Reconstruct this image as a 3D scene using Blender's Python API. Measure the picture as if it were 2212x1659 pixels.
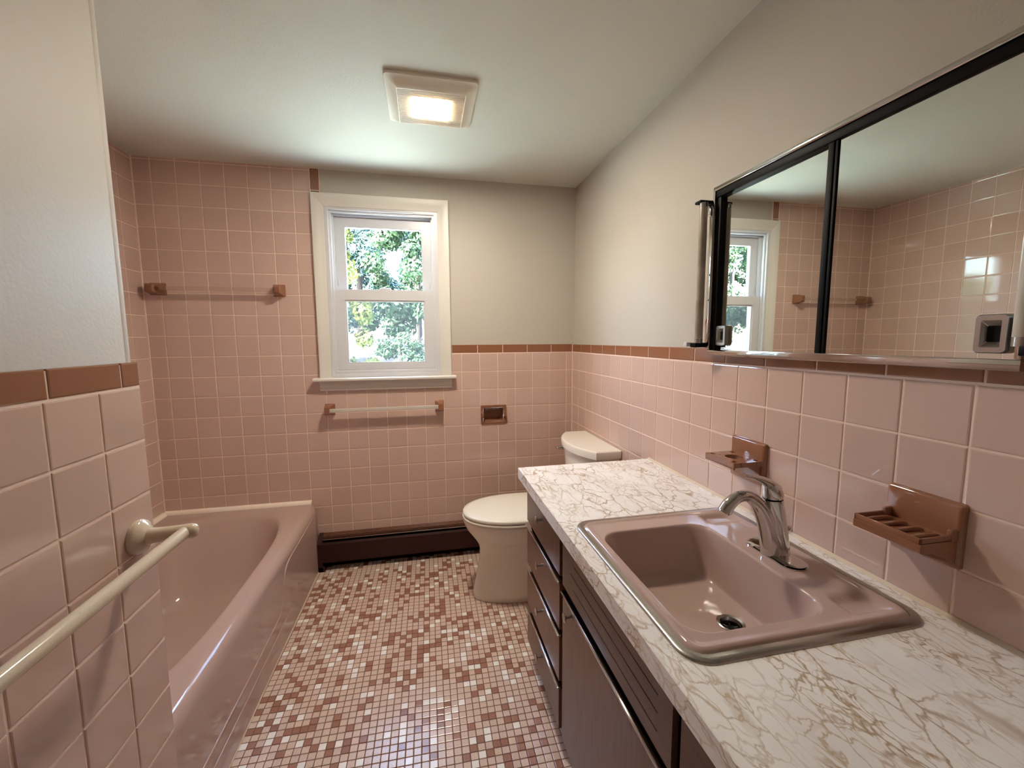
import bpy, bmesh, math, random
from mathutils import Vector, Matrix
R = math.radians
random.seed(7)
S = bpy.context.scene
for o in list(bpy.data.objects): bpy.data.objects.remove(o)
COL = S.collection

# ------------------------------------------------------------------ camera
cam_d = bpy.data.cameras.new('camera'); cam = bpy.data.objects.new('camera', cam_d); COL.objects.link(cam)
cam_d.sensor_fit = 'HORIZONTAL'; cam_d.sensor_width = 36.0; cam_d.lens = 899.10336 / 2212 * 36.0
cam_d.clip_start = 0.02; cam_d.clip_end = 200
yaw, pitch, roll = 0.20576, -0.10603, -0.00592
f = Vector((math.sin(yaw)*math.cos(pitch), math.cos(yaw)*math.cos(pitch), math.sin(pitch)))
r0 = Vector((math.cos(yaw), -math.sin(yaw), 0)); u0 = r0.cross(f)
rr = math.cos(roll)*r0 + math.sin(roll)*u0; uu = -math.sin(roll)*r0 + math.cos(roll)*u0
cam.matrix_world = Matrix(((rr.x, uu.x, -f.x, -0.91353), (rr.y, uu.y, -f.y, -2.50146), (rr.z, uu.z, -f.z, 1.31726), (0, 0, 0, 1)))
S.camera = cam

# ------------------------------------------------------------------ world, sun, exposure
w = bpy.data.worlds.new('sky'); S.world = w; w.use_nodes = True
nt = w.node_tree; nt.nodes.clear()
sky = nt.nodes.new('ShaderNodeTexSky'); sky.sky_type = 'NISHITA'; sky.sun_disc = False
sky.sun_elevation = R(48); sky.sun_rotation = R(240); sky.air_density = 1.0; sky.dust_density = 4.0
bg = nt.nodes.new('ShaderNodeBackground'); bg.inputs['Strength'].default_value = 5.2
wo = nt.nodes.new('ShaderNodeOutputWorld')
nt.links.new(sky.outputs[0], bg.inputs[0]); nt.links.new(bg.outputs[0], wo.inputs[0])
sun_d = bpy.data.lights.new('sun', 'SUN'); sun = bpy.data.objects.new('sun', sun_d); COL.objects.link(sun)
sun_d.energy = 122.0; sun_d.color = (1.0, 0.97, 0.92); sun_d.angle = R(0.6)
sun.rotation_euler = Vector((0.85, 0.50, -1.25)).to_track_quat('-Z', 'Y').to_euler()
sun.location = (0, -3, 8)
LAMP_STRENGTH = 182.0
LAMP_COLOR = (1.0, 0.89, 0.755)
S.view_settings.view_transform = 'Standard'; S.view_settings.look = 'None'
S.view_settings.gamma = 1.0; S.view_settings.use_curve_mapping = False
S.view_settings.exposure = 0.90
S.cycles.max_bounces = 10; S.cycles.diffuse_bounces = 6; S.cycles.glossy_bounces = 6
S.cycles.transmission_bounces = 8; S.cycles.transparent_max_bounces = 12
S.cycles.sample_clamp_indirect = 6.0; S.cycles.caustics_refractive = True

# ------------------------------------------------------------------ materials
def lin(c): return tuple(((v/255)/12.92 if v/255 <= .04045 else ((v/255+.055)/1.055)**2.4) for v in c)
def c4(c): return (*lin(c), 1.0)
MATS = {}
def mat(name, rgb, rough=.5, metal=0., spec=.5, bump=None, vary=0., noise=None, trans=0., ior=1.5, emit=None, coat=0., sss=0.):
    """bump=(scale, strength, distance); vary = per-object brightness change; noise=(scale, rgb2, lo, hi, stretch)"""
    m = bpy.data.materials.new(name); m.use_nodes = True; t = m.node_tree; n = t.nodes; L = t.links
    p = n['Principled BSDF']; p.inputs['Base Color'].default_value = c4(rgb)
    p.inputs['Roughness'].default_value = rough; p.inputs['Metallic'].default_value = metal
    p.inputs['Specular IOR Level'].default_value = spec; p.inputs['IOR'].default_value = ior
    p.inputs['Transmission Weight'].default_value = trans; p.inputs['Coat Weight'].default_value = coat
    if emit: p.inputs['Emission Color'].default_value = (*emit[0], 1); p.inputs['Emission Strength'].default_value = emit[1]
    col = None
    if noise or bump: tc = n.new('ShaderNodeTexCoord')
    if noise:
        sc, rgb2, lo, hi, st = noise
        mp = n.new('ShaderNodeMapping'); mp.inputs['Scale'].default_value = st; L.new(tc.outputs['Object'], mp.inputs[0])
        nz = n.new('ShaderNodeTexNoise'); nz.inputs['Scale'].default_value = sc; nz.inputs['Detail'].default_value = 5; L.new(mp.outputs[0], nz.inputs['Vector'])
        mr = n.new('ShaderNodeMapRange'); mr.inputs[1].default_value = lo; mr.inputs[2].default_value = hi; L.new(nz.outputs['Fac'], mr.inputs[0])
        mx = n.new('ShaderNodeMix'); mx.data_type = 'RGBA'; mx.inputs[6].default_value = c4(rgb); mx.inputs[7].default_value = c4(rgb2)
        L.new(mr.outputs[0], mx.inputs[0]); col = mx.outputs[2]
    if vary:
        oi = n.new('ShaderNodeObjectInfo'); hs = n.new('ShaderNodeHueSaturation')
        m1 = n.new('ShaderNodeMapRange'); m1.inputs[3].default_value = 1-vary; m1.inputs[4].default_value = 1+vary
        L.new(oi.outputs['Random'], m1.inputs[0]); L.new(m1.outputs[0], hs.inputs['Value'])
        if col: L.new(col, hs.inputs['Color'])
        else: hs.inputs['Color'].default_value = c4(rgb)
        col = hs.outputs[0]
    if col: L.new(col, p.inputs['Base Color'])
    if bump:
        b = n.new('ShaderNodeBump'); b.inputs['Strength'].default_value = bump[1]; b.inputs['Distance'].default_value = bump[2]
        nb = n.new('ShaderNodeTexNoise'); nb.inputs['Scale'].default_value = bump[0]; nb.inputs['Detail'].default_value = 3
        L.new(tc.outputs['Object'], nb.inputs['Vector']); L.new(nb.outputs['Fac'], b.inputs['Height']); L.new(b.outputs[0], p.inputs['Normal'])
    MATS[name] = m
    return m

M_PLASTER = mat('painted_plaster', (190, 183, 172), .52, spec=.22, bump=(150, .30, .0016))
M_CEIL = mat('ceiling_paint', (212, 212, 202), .62, spec=.25, bump=(210, .35, .002))
M_TILE = mat('pink_glazed_tile', (203, 174, 161), .05, spec=.75, bump=(7, .02, .002), vary=.035)
M_CAP = mat('brown_glazed_tile', (140, 93, 68), .07, spec=.7, bump=(10, .025, .002), vary=.04)
M_GROUT = mat('wall_grout', (232, 208, 192), .75, spec=.2)
M_FGROUT = mat('floor_grout', (116, 74, 64), .6, spec=.3)
M_MTAN = mat('mosaic_tan', (222, 198, 182), .2, spec=.7, vary=.05, noise=(420, (204, 178, 162), .4, .62, (1, 1, 1)))
M_MBRN = mat('mosaic_brown', (166, 120, 100), .2, spec=.7, vary=.06, noise=(420, (148, 104, 86), .4, .62, (1, 1, 1)))
M_MWHT = mat('mosaic_white', (246, 242, 236), .2, spec=.7, vary=.03)
M_ENAMEL = mat('mauve_enamel', (184, 157, 148), .07, spec=.6, bump=(5, .03, .004))
M_CREAMT = mat('cream_trim_tile', (248, 232, 214), .18, spec=.5)
M_CAULK = mat('caulk', (214, 196, 172), .6)
M_WHITE = mat('white_window_paint', (216, 211, 202), .35, spec=.4)
M_VINYL = mat('white_vinyl', (206, 206, 208), .3, spec=.45)
M_PORC = mat('bone_porcelain', (236, 228, 214), .1, spec=.55)
M_PLAST = mat('bone_plastic', (236, 229, 216), .25, spec=.5)
M_CHROME = mat('chrome', (205, 203, 202), .06, metal=1.)
M_STEEL = mat('brushed_steel', (176, 172, 168), .26, metal=1.)
M_MIRROR = mat('mirror_glass', (222, 226, 220), .0, metal=1.)
M_BLACK = mat('black_plastic', (8, 8, 8), .5, spec=.14)
M_DARK = mat('painted_gap_shade', (14, 11, 10), .8, spec=.1)  # near-black colour stands in for the shade inside gaps and slots
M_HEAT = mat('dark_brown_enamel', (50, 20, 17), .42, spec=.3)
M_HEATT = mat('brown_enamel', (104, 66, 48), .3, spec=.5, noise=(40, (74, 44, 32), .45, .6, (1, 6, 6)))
M_BEIGE = mat('beige_ceramic', (216, 200, 178), .12, spec=.55, noise=(600, (180, 160, 138), .62, .7, (1, 1, 1)))
M_WOOD = mat('walnut_laminate', (124, 90, 72), .34, spec=.4, vary=.05, noise=(7, (104, 74, 59), .35, .68, (14, 14, 1.2)))
M_WOODH = mat('walnut_laminate_rail', (106, 76, 61), .34, spec=.4, noise=(7, (92, 66, 53), .35, .68, (14, 1.2, 14)))
M_ACRYL = mat('clear_acrylic', (244, 240, 234), .08, trans=1., ior=1.35)
M_FROST = mat('frosted_acrylic', (236, 230, 220), .2, trans=.5, ior=1.4)
M_TUBE = mat('fluorescent_tube', (196, 186, 172), .3, spec=.5, noise=(5, (150, 138, 124), .42, .62, (1, 1, 1)))
M_BARK = mat('bark', (40, 36, 32), .9, bump=(30, .6, .02))
M_GRAVEL = mat('grey_asphalt', (44, 44, 46), .9, noise=(6, (34, 34, 36), .4, .62, (1, 1, 1)))
M_BOUNCE = mat('pale_bounce_ground', (226, 238, 222), .9, noise=(9, (216, 230, 212), .4, .62, (1, 1, 1)))  # unseen near ground, made pale to bounce sunlight up to the ceiling
M_LENS = mat('lit_lens', (255, 240, 220), .4, emit=(LAMP_COLOR, LAMP_STRENGTH))
M_GBACK = mat('grille_shadow_plastic', (128, 116, 98), .6)  # darkened grille colour, shade behind the slats painted in
M_CUP = mat('drain_hole_shade', (70, 66, 62), .4, metal=1.)  # metal darkened, shade of the drain hole is in the colour
M_GRILLE = mat('white_grille_plastic', (224, 216, 200), .4, spec=.4)

def marble():
    m = bpy.data.materials.new('marbled_laminate'); m.use_nodes = True; t = m.node_tree; n = t.nodes; L = t.links
    p = n['Principled BSDF']; p.inputs['Roughness'].default_value = .3; p.inputs['Specular IOR Level'].default_value = .45
    tc = n.new('ShaderNodeTexCoord'); mp = n.new('ShaderNodeMapping')
    mp.inputs['Rotation'].default_value = (0, 0, R(38)); mp.inputs['Scale'].default_value = (1.7, .80, 1.7)
    L.new(tc.outputs['Object'], mp.inputs[0])
    nz = n.new('ShaderNodeTexNoise'); nz.inputs['Scale'].default_value = 13; nz.inputs['Detail'].default_value = 6; L.new(mp.outputs[0], nz.inputs['Vector'])
    vm = n.new('ShaderNodeVectorMath'); vm.operation = 'MULTIPLY_ADD'; vm.inputs[1].default_value = (.11, .11, .0)
    L.new(nz.outputs['Color'], vm.inputs[0]); L.new(mp.outputs[0], vm.inputs[2])
    def vein(scale, width):
        v = n.new('ShaderNodeTexVoronoi'); v.feature = 'DISTANCE_TO_EDGE'; v.inputs['Scale'].default_value = scale; L.new(vm.outputs[0], v.inputs['Vector'])
        r_ = n.new('ShaderNodeMapRange'); r_.interpolation_type = 'SMOOTHSTEP'; r_.inputs[1].default_value = 0; r_.inputs[2].default_value = width; r_.inputs[3].default_value = 1; r_.inputs[4].default_value = 0
        L.new(v.outputs['Distance'], r_.inputs[0]); return r_.outputs[0]
    def mask(scale, lo, hi):
        a = n.new('ShaderNodeTexNoise'); a.inputs['Scale'].default_value = scale; a.inputs['Detail'].default_value = 3; L.new(mp.outputs[0], a.inputs['Vector'])
        r_ = n.new('ShaderNodeMapRange'); r_.inputs[1].default_value = lo; r_.inputs[2].default_value = hi; L.new(a.outputs['Fac'], r_.inputs[0]); return r_.outputs[0]
    def mul(a, b):
        q = n.new('ShaderNodeMath'); q.operation = 'MULTIPLY'; L.new(a, q.inputs[0]); L.new(b, q.inputs[1]); return q.outputs[0]
    def mx(fac, a, b):
        q = n.new('ShaderNodeMix'); q.data_type = 'RGBA'; L.new(fac, q.inputs[0])
        if isinstance(a, tuple): q.inputs[6].default_value = a
        else: L.new(a, q.inputs[6])
        q.inputs[7].default_value = b; return q.outputs[2]
    c = mx(mask(5, .42, .66), c4((246, 242, 238)), c4((236, 230, 226)))
    c = mx(mul(vein(26, .07), mask(7, .40, .62)), c, c4((200, 180, 156)))
    c = mx(mul(vein(12, .045), mask(4, .34, .56)), c, c4((176, 150, 122)))
    c = mx(mul(vein(40, .10), mask(11, .52, .66)), c, c4((178, 148, 114)))
    L.new(c, p.inputs['Base Color'])
    return m
M_MARBLE = marble()

def pane_mat(name, tint, mixv):
    m = bpy.data.materials.new(name); m.use_nodes = True; t = m.node_tree; n = t.nodes; L = t.links; n.clear()
    o = n.new('ShaderNodeOutputMaterial'); tr = n.new('ShaderNodeBsdfTransparent'); tr.inputs[0].default_value = (*tint, 1)
    gl = n.new('ShaderNodeBsdfGlossy'); gl.inputs['Roughness'].default_value = .0
    lw = n.new('ShaderNodeLayerWeight'); lw.inputs[0].default_value = .5
    pw = n.new('ShaderNodeMath'); pw.operation = 'POWER'; L.new(lw.outputs['Facing'], pw.inputs[0]); pw.inputs[1].default_value = 5
    fr = n.new('ShaderNodeMath'); fr.operation = 'MULTIPLY_ADD'; L.new(pw.outputs[0], fr.inputs[0]); fr.inputs[1].default_value = .96; fr.inputs[2].default_value = .04
    mx = n.new('ShaderNodeMixShader'); L.new(fr.outputs[0], mx.inputs[0]); L.new(tr.outputs[0], mx.inputs[1]); L.new(gl.outputs[0], mx.inputs[2])
    L.new(mx.outputs[0], o.inputs[0]); return m
M_PANE = pane_mat('window_glass', (.97, .99, .98), 0)
def screen_mat():
    m = bpy.data.materials.new('insect_screen'); m.use_nodes = True; t = m.node_tree; n = t.nodes; L = t.links; n.clear()
    o = n.new('ShaderNodeOutputMaterial'); tr = n.new('ShaderNodeBsdfTransparent'); df = n.new('ShaderNodeBsdfDiffuse'); df.inputs[0].default_value = c4((60, 61, 64))
    tl = n.new('ShaderNodeBsdfTranslucent'); tl.inputs[0].default_value = c4((60, 61, 64))
    a = n.new('ShaderNodeMixShader'); a.inputs[0].default_value = .5; L.new(df.outputs[0], a.inputs[1]); L.new(tl.outputs[0], a.inputs[2])
    mx = n.new('ShaderNodeMixShader'); mx.inputs[0].default_value = .30; L.new(tr.outputs[0], mx.inputs[1]); L.new(a.outputs[0], mx.inputs[2])
    L.new(mx.outputs[0], o.inputs[0]); return m
M_SCREEN = screen_mat()
def leaf_mat(name, a, b):
    m = bpy.data.materials.new(name); m.use_nodes = True; t = m.node_tree; n = t.nodes; L = t.links
    p = n['Principled BSDF']; p.inputs['Roughness'].default_value = .55; p.inputs['Specular IOR Level'].default_value = .3
    g = n.new('ShaderNodeNewGeometry'); mx = n.new('ShaderNodeMix'); mx.data_type = 'RGBA'
    mx.inputs[6].default_value = c4(a); mx.inputs[7].default_value = c4(b)
    L.new(g.outputs['Random Per Island'], mx.inputs[0]); L.new(mx.outputs[2], p.inputs['Base Color'])
    tl = n.new('ShaderNodeBsdfTranslucent'); L.new(mx.outputs[2], tl.inputs[0])
    ms = n.new('ShaderNodeMixShader'); ms.inputs[0].default_value = .3; o = n['Material Output']
    L.new(p.outputs[0], ms.inputs[1]); L.new(tl.outputs[0], ms.inputs[2]); L.new(ms.outputs[0], o.inputs[0]); return m

# ------------------------------------------------------------------ helpers
def tag(o, label=None, cat=None, group=None, kind=None):
    if label: o['label'] = label
    if cat: o['category'] = cat
    if group: o['group'] = group
    if kind: o['kind'] = kind
    return o
def empty(name, loc=(0, 0, 0), **k):
    o = bpy.data.objects.new(name, None); COL.objects.link(o); o.location = loc; o.empty_display_size = .05
    return tag(o, **k)
def link(name, me, m=None, parent=None, smooth=None, **k):
    o = bpy.data.objects.new(name, me); COL.objects.link(o)
    if m is not None and not me.materials:
        for q in (m if isinstance(m, (list, tuple)) else [m]): me.materials.append(q)
    if smooth is not None:
        me.polygons.foreach_set('use_smooth', [True]*len(me.polygons)); me.set_sharp_from_angle(angle=R(smooth))
    if parent is not None:
        o.parent = parent; o.matrix_parent_inverse = Matrix.Translation(-parent.location) if parent.location.length else Matrix.Identity(4)
    return tag(o, **k)
def mesh(name, v, fc):
    me = bpy.data.meshes.new(name); me.from_pydata([tuple(q) for q in v], [], fc); me.validate(); me.update()
    bm = bmesh.new(); bm.from_mesh(me); bmesh.ops.recalc_face_normals(bm, faces=bm.faces); bm.to_mesh(me); bm.free(); return me
def box_me(name, lo, hi, bev=0., seg=2):
    bm = bmesh.new(); bmesh.ops.create_cube(bm, size=1)
    for v in bm.verts: v.co = Vector([lo[i] + (v.co[i]+.5)*(hi[i]-lo[i]) for i in range(3)])
    if bev: bmesh.ops.bevel(bm, geom=bm.edges[:], offset=bev, segments=seg, affect='EDGES', profile=.5)
    me = bpy.data.meshes.new(name); bm.to_mesh(me); bm.free(); return me
def box(name, lo, hi, m, parent=None, bev=0., seg=2, **k):
    lo, hi = [min(a, b) for a, b in zip(lo, hi)], [max(a, b) for a, b in zip(lo, hi)]
    return link(name, box_me(name, lo, hi, bev, seg), m, parent, 40 if bev else None, **k)
def loft_me(name, rings, closed=True, cap0=True, cap1=True):
    n = len(rings[0]); v = [p for r_ in rings for p in r_]; fc = []
    for i in range(len(rings)-1):
        for j in range(n if closed else n-1):
            a, b = i*n+j, i*n+(j+1) % n; fc.append((a, b, b+n, a+n))
    if cap0: fc.append(tuple(range(n))[::-1])
    if cap1: fc.append(tuple((len(rings)-1)*n+j for j in range(n)))
    return mesh(name, v, fc)
def loft(name, rings, m, parent=None, closed=True, cap0=True, cap1=True, smooth=40, **k):
    return link(name, loft_me(name, rings, closed, cap0, cap1), m, parent, smooth, **k)
def prism(name, poly, axis, a, b, m, parent=None, smooth=None, **k):
    """extrude a 2D polygon along an axis; axis x: (y,z), y: (x,z), z: (x,y)"""
    def P(q, t): return {'x': (t, q[0], q[1]), 'y': (q[0], t, q[1]), 'z': (q[0], q[1], t)}[axis]
    return loft(name, [[P(q, a) for q in poly], [P(q, b) for q in poly]], m, parent, smooth=smooth, **k)
def tube_me(name, pts, rad, n=16, ell=None):
    """swept tube through pts with per-point radius; ell = (side, up) factors"""
    pts = [Vector(p) for p in pts]; rad = rad if isinstance(rad, (list, tuple)) else [rad]*len(pts); rings = []
    t0 = (pts[1]-pts[0]).normalized(); side = t0.cross(Vector((0, 0, 1)))
    if side.length < .1: side = t0.cross(Vector((0, 1, 0)))
    side.normalize()
    for i, p in enumerate(pts):
        t = (pts[min(i+1, len(pts)-1)]-pts[max(i-1, 0)]).normalized()
        side = (side-t*side.dot(t)).normalized(); up = side.cross(t)
        e = ell[i] if isinstance(ell, list) else (ell or (1, 1))
        rings.append([p+(side*math.cos(2*math.pi*j/n)*e[0]+up*math.sin(2*math.pi*j/n)*e[1])*rad[i] for j in range(n)])
    return loft_me(name, rings)
def tube(name, pts, rad, m, parent=None, n=16, ell=None, **k): return link(name, tube_me(name, pts, rad, n, ell), m, parent, 50, **k)
def spline(pts, k=6):
    out = []
    for i in range(len(pts)-1):
        p0, p1, p2, p3 = [Vector(pts[max(0, min(len(pts)-1, i+d))]) for d in (-1, 0, 1, 2)]
        for s in range(k):
            t = s/k; out.append(.5*((2*p1)+(p2-p0)*t+(2*p0-5*p1+4*p2-p3)*t*t+(3*p1-p0-3*p2+p3)*t**3))
    out.append(Vector(pts[-1])); return out
def lathe(name, prof, axis, c, m, parent=None, n=24, **k):
    """prof = [(radius, offset along axis)], axis a unit vector"""
    ax = Vector(axis).normalized(); s = ax.cross(Vector((0, 0, 1)) if abs(ax.z) < .9 else Vector((1, 0, 0))).normalized(); u = ax.cross(s); c = Vector(c)
    rings = [[c+ax*h+(s*math.cos(2*math.pi*j/n)+u*math.sin(2*math.pi*j/n))*max(r_, 1e-5) for j in range(n)] for r_, h in prof]
    return loft(name, rings, m, parent, smooth=40, **k)
def rr2(cx, cy, hx, hy, r_, n=8):
    out = []
    for (sx, sy, a0) in ((1, 1, 0), (-1, 1, 90), (-1, -1, 180), (1, -1, 270)):
        for i in range(n+1):
            a = R(a0+90*i/n); out.append((cx+sx*(hx-r_)+r_*math.cos(a), cy+sy*(hy-r_)+r_*math.sin(a)))
    return out
def resample(poly, N, start=0.):
    """closed 2D polygon to N points, even by arc length, from the point where the ray +x leaves the centre"""
    n = len(poly); cx = sum(p[0] for p in poly)/n; cy = sum(p[1] for p in poly)/n
    best = min(range(n), key=lambda i: abs(math.atan2(poly[i][1]-cy, poly[i][0]-cx)))
    poly = poly[best:]+poly[:best]; d = [0.]
    for i in range(n): a, b = poly[i], poly[(i+1) % n]; d.append(d[-1]+math.hypot(b[0]-a[0], b[1]-a[1]))
    out = []; j = 0
    for k in range(N):
        s = d[-1]*k/N
        while d[j+1] < s: j += 1
        t = (s-d[j])/max(d[j+1]-d[j], 1e-9); a, b = poly[j], poly[(j+1) % n]
        out.append((a[0]+(b[0]-a[0])*t, a[1]+(b[1]-a[1])*t))
    return out
def cast(poly, c, angs):
    """points of a closed 2D polygon in the given directions from c"""
    out = []; n = len(poly)
    for a in angs:
        dx, dy = math.cos(a), math.sin(a); best = None
        for i in range(n):
            (x0, y0), (x1, y1) = poly[i], poly[(i+1) % n]; ex, ey = x1-x0, y1-y0; det = dx*-ey+dy*ex
            if abs(det) < 1e-12: continue
            t = ((x0-c[0])*-ey+(y0-c[1])*ex)/det; s = (dx*(y0-c[1])-dy*(x0-c[0]))/det
            if t > 0 and -1e-6 <= s <= 1+1e-6 and (best is None or t > best): best = t
        out.append((c[0]+dx*best, c[1]+dy*best))
    return out
def slab_me(name, us, vs, holes, w0, w1, place):
    """plate with rectangular holes: us/vs outer ranges, holes (u0,u1,v0,v1), between depths w0 and w1; place(u,v,w)->xyz"""
    holes = [(max(h[0], us[0]), min(h[1], us[1]), max(h[2], vs[0]), min(h[3], vs[1])) for h in holes]; holes = [h for h in holes if h[0] < h[1] and h[2] < h[3]]
    U = sorted({us[0], us[1], *[h[0] for h in holes], *[h[1] for h in holes]}); V = sorted({vs[0], vs[1], *[h[2] for h in holes], *[h[3] for h in holes]})
    nu, nv = len(U)-1, len(V)-1
    def solid(i, j):
        if i < 0 or j < 0 or i >= nu or j >= nv: return False
        cu, cv = (U[i]+U[i+1])/2, (V[j]+V[j+1])/2
        return not any(h[0] < cu < h[1] and h[2] < cv < h[3] for h in holes)
    vid = {}; v = []; fc = []
    def P(i, j, k):
        if (i, j, k) not in vid: vid[(i, j, k)] = len(v); v.append(place(U[i], V[j], (w0, w1)[k]))
        return vid[(i, j, k)]
    for i in range(nu):
        for j in range(nv):
            if not solid(i, j): continue
            for k in (0, 1): fc.append((P(i, j, k), P(i+1, j, k), P(i+1, j+1, k), P(i, j+1, k)))
            for (di, dj, e) in ((-1, 0, ((i, j), (i, j+1))), (1, 0, ((i+1, j), (i+1, j+1))), (0, -1, ((i, j), (i+1, j))), (0, 1, ((i, j+1), (i+1, j+1)))):
                if not solid(i+di, j+dj): fc.append((P(*e[0], 0), P(*e[1], 0), P(*e[1], 1), P(*e[0], 1)))
    return mesh(name, v, fc)

# ------------------------------------------------------------------ the room shell
PT = .1095; ZC = 1.23735          # wall tile pitch, height of the joint under the brown cap
CZ = 2.236                        # ceiling
XL, YP, XP, YF = -2.311, -1.525, -1.480, -3.15   # tub wall, alcove end, partition face, wall behind the camera
TP = .012                         # plaster lies this far behind the tile faces
WX0, WX1, WZ0, WZ1 = -1.428, -.824, 1.112, 2.045  # window opening
HX0, HX1, HZ0, HZ1 = -.573, -.447, .817, .903     # recess of the paper holder

wall_back = link('wall_back', slab_me('wall_back', (XL-.15, .15), (-.12, CZ+.1), [(WX0, WX1, WZ0, WZ1), (HX0, HX1, HZ0, HZ1)], TP, .155, lambda u, v, w_: (u, w_, v)), M_PLASTER, kind='structure')
wall_right = link('wall_right', slab_me('wall_right', (YF-.15, TP), (-.12, CZ+.1), [], TP+.003, .155, lambda u, v, w_: (w_, u, v)), M_PLASTER, kind='structure')
wall_left = link('wall_left', slab_me('wall_left', (YP-.012, TP), (-.12, CZ+.1), [], XL-TP, XL-.15, lambda u, v, w_: (w_, u, v)), M_PLASTER, kind='structure')
wall_part = link('wall_partition', box_me('wall_partition', (XL-.15, YF-.15, -.12), (XP-TP, YP-TP, CZ+.1), .004), M_PLASTER, smooth=40, kind='structure')
wall_front = box('wall_front', (XP-TP, YF-.15, -.12), (.0, YF, CZ+.1), M_PLASTER, kind='structure')
ceiling = box('ceiling', (XL-.15, YF-.15, CZ), (.155, .155, CZ+.12), M_CEIL, kind='structure')
floor = box('floor', (XL-.15, YF-.1, -.12), (.1, TP, -.0016), M_FGROUT, kind='structure')

# --- glazed wall tiles: one rounded-edge mesh per size, shared by every tile of that size
TILE_CACHE = {}
def tile_mesh(wd, ht, th, m, soft=.0022):
    key = (round(wd, 4), round(ht, 4), round(th, 4), m.name)
    if key in TILE_CACHE: return TILE_CACHE[key]
    v = []
    for ins, z in ((0, 0), (0, th-soft), (soft*.35, th-soft*.3), (soft*1.3, th)):
        x, y = wd/2-ins, ht/2-ins; v += [(-x, -y, z), (x, -y, z), (x, y, z), (-x, y, z)]
    fc = [(12, 13, 14, 15)]
    for k in range(3):
        for j in range(4): a, b = k*4+j, k*4+(j+1) % 4; fc.append((a, b, b+4, a+4))
    me = mesh('tile', v, fc); me.materials.append(m)
    TILE_CACHE[key] = me; return me
GAP = .0031
def put_tile(parent, rect, frame, m, name='tile', th=.0105, base=.0015):
    """rect (u0,u1,v0,v1) on the wall; frame = (origin, udir, vdir, ndir)"""
    u0, u1, v0, v1 = rect; o_, U, V, Nn = frame
    me = tile_mesh(u1-u0-GAP, v1-v0-GAP, th, m)
    o = bpy.data.objects.new(name, me); COL.objects.link(o); o.parent = parent
    c = o_+U*((u0+u1)/2)+V*((v0+v1)/2)-Nn*th
    j = [random.uniform(-.0009, .0009) for _ in range(2)]
    Mx = Matrix(((U.x, V.x, Nn.x, c.x), (U.y, V.y, Nn.y, c.y), (U.z, V.z, Nn.z, c.z), (0, 0, 0, 1)))
    o.matrix_basis = Mx @ Matrix.Rotation(j[0]*2.2, 4, 'X') @ Matrix.Rotation(j[1]*2.2, 4, 'Y')
    return o
def minus(rect, h):
    u0, u1, v0, v1 = rect; a0, a1, b0, b1 = h
    if a1 <= u0 or a0 >= u1 or b1 <= v0 or b0 >= v1: return [rect]
    out = []
    if a0 > u0: out.append((u0, a0, v0, v1))
    if a1 < u1: out.append((a1, u1, v0, v1))
    m0, m1 = max(u0, a0), min(u1, a1)
    if b0 > v0: out.append((m0, m1, v0, b0))
    if b1 < v1: out.append((m0, m1, b1, v1))
    return out
def field(parent, frame, ue, ve, m, holes=(), keep=None):
    n = 0
    for a, b in zip(ue[:-1], ue[1:]):
        for c, d in zip(ve[:-1], ve[1:]):
            rs = [(a, b, c, d)]
            for h in holes: rs = [q for r_ in rs for q in minus(r_, h)]
            for q in rs:
                if q[1]-q[0] < .008 or q[3]-q[2] < .008 or (keep and not keep(q)): continue
                put_tile(parent, q, frame, m); n += 1
    return n
def edges(first, pitch, lo, hi):
    k = math.floor((lo-first)/pitch)-1; e = [lo]
    while first+k*pitch < hi-.004:
        if first+k*pitch > lo+.004: e.append(first+k*pitch)
        k += 1
    return e+[hi]
V3 = Vector
FB = (V3((0, 0, 0)), V3((1, 0, 0)), V3((0, 0, 1)), V3((0, -1, 0)))       # back wall, u=x v=z
FRt = (V3((0, 0, 0)), V3((0, -1, 0)), V3((0, 0, 1)), V3((-1, 0, 0)))     # right wall, u=-y
FL = (V3((XL, 0, 0)), V3((0, 1, 0)), V3((0, 0, 1)), V3((1, 0, 0)))       # tub wall, u=y
FP = (V3((XP, 0, 0)), V3((0, 1, 0)), V3((0, 0, 1)), V3((1, 0, 0)))       # partition, u=y
FE = (V3((0, YP, 0)), V3((-1, 0, 0)), V3((0, 0, 1)), V3((0, 1, 0)))      # alcove end wall, u=-x
CAPZ = 1.2875
def grout(parent, us, vs, holes, frame):
    o_, U, V, Nn = frame
    return link('grout', slab_me('grout', us, vs, holes, -.0016, -TP-.002, lambda u, v, w_: o_+U*u+V*v+Nn*w_), M_GROUT, parent)
# back wall
zrow = edges(ZC, PT, 0, ZC)
xcol = edges(-.0411, PT, XL, 0)
whole = (WX0-.03, WX1+.03, WZ0-.05, WZ1+.03)
hold = (-.5886, -.4285, .79935, .90885)
grout(wall_back, (XL, 0), (0, CAPZ-.004), [(WX0, WX1, WZ0, 3), (HX0, HX1, HZ0, HZ1)], FB)
grout(wall_back, (XL, -1.4448), (CAPZ-.004, CZ), [], FB)
nb = field(wall_back, FB, xcol, zrow, M_TILE, [whole, hold], lambda q: not (q[1] < -1.56 and q[3] < .36) and q[3] > .15)
zup = edges(ZC, PT, ZC, CZ)
nb += field(wall_back, FB, edges(-.0411, PT, XL, -1.492), zup, M_TILE, [whole])
for z0, z1 in ((2.0135, 2.1228), (2.1228, CZ)): put_tile(wall_back, (-1.492, -1.4448, z0, z1), FB, M_CAP, 'cap_tile')
cx = edges(-.1404, .1538, -.76, 0)
for a, b in zip(cx[:-1], cx[1:]): put_tile(wall_back, (a, b, ZC+.0015, CAPZ+.002), FB, M_CAP, 'cap_tile')
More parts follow.
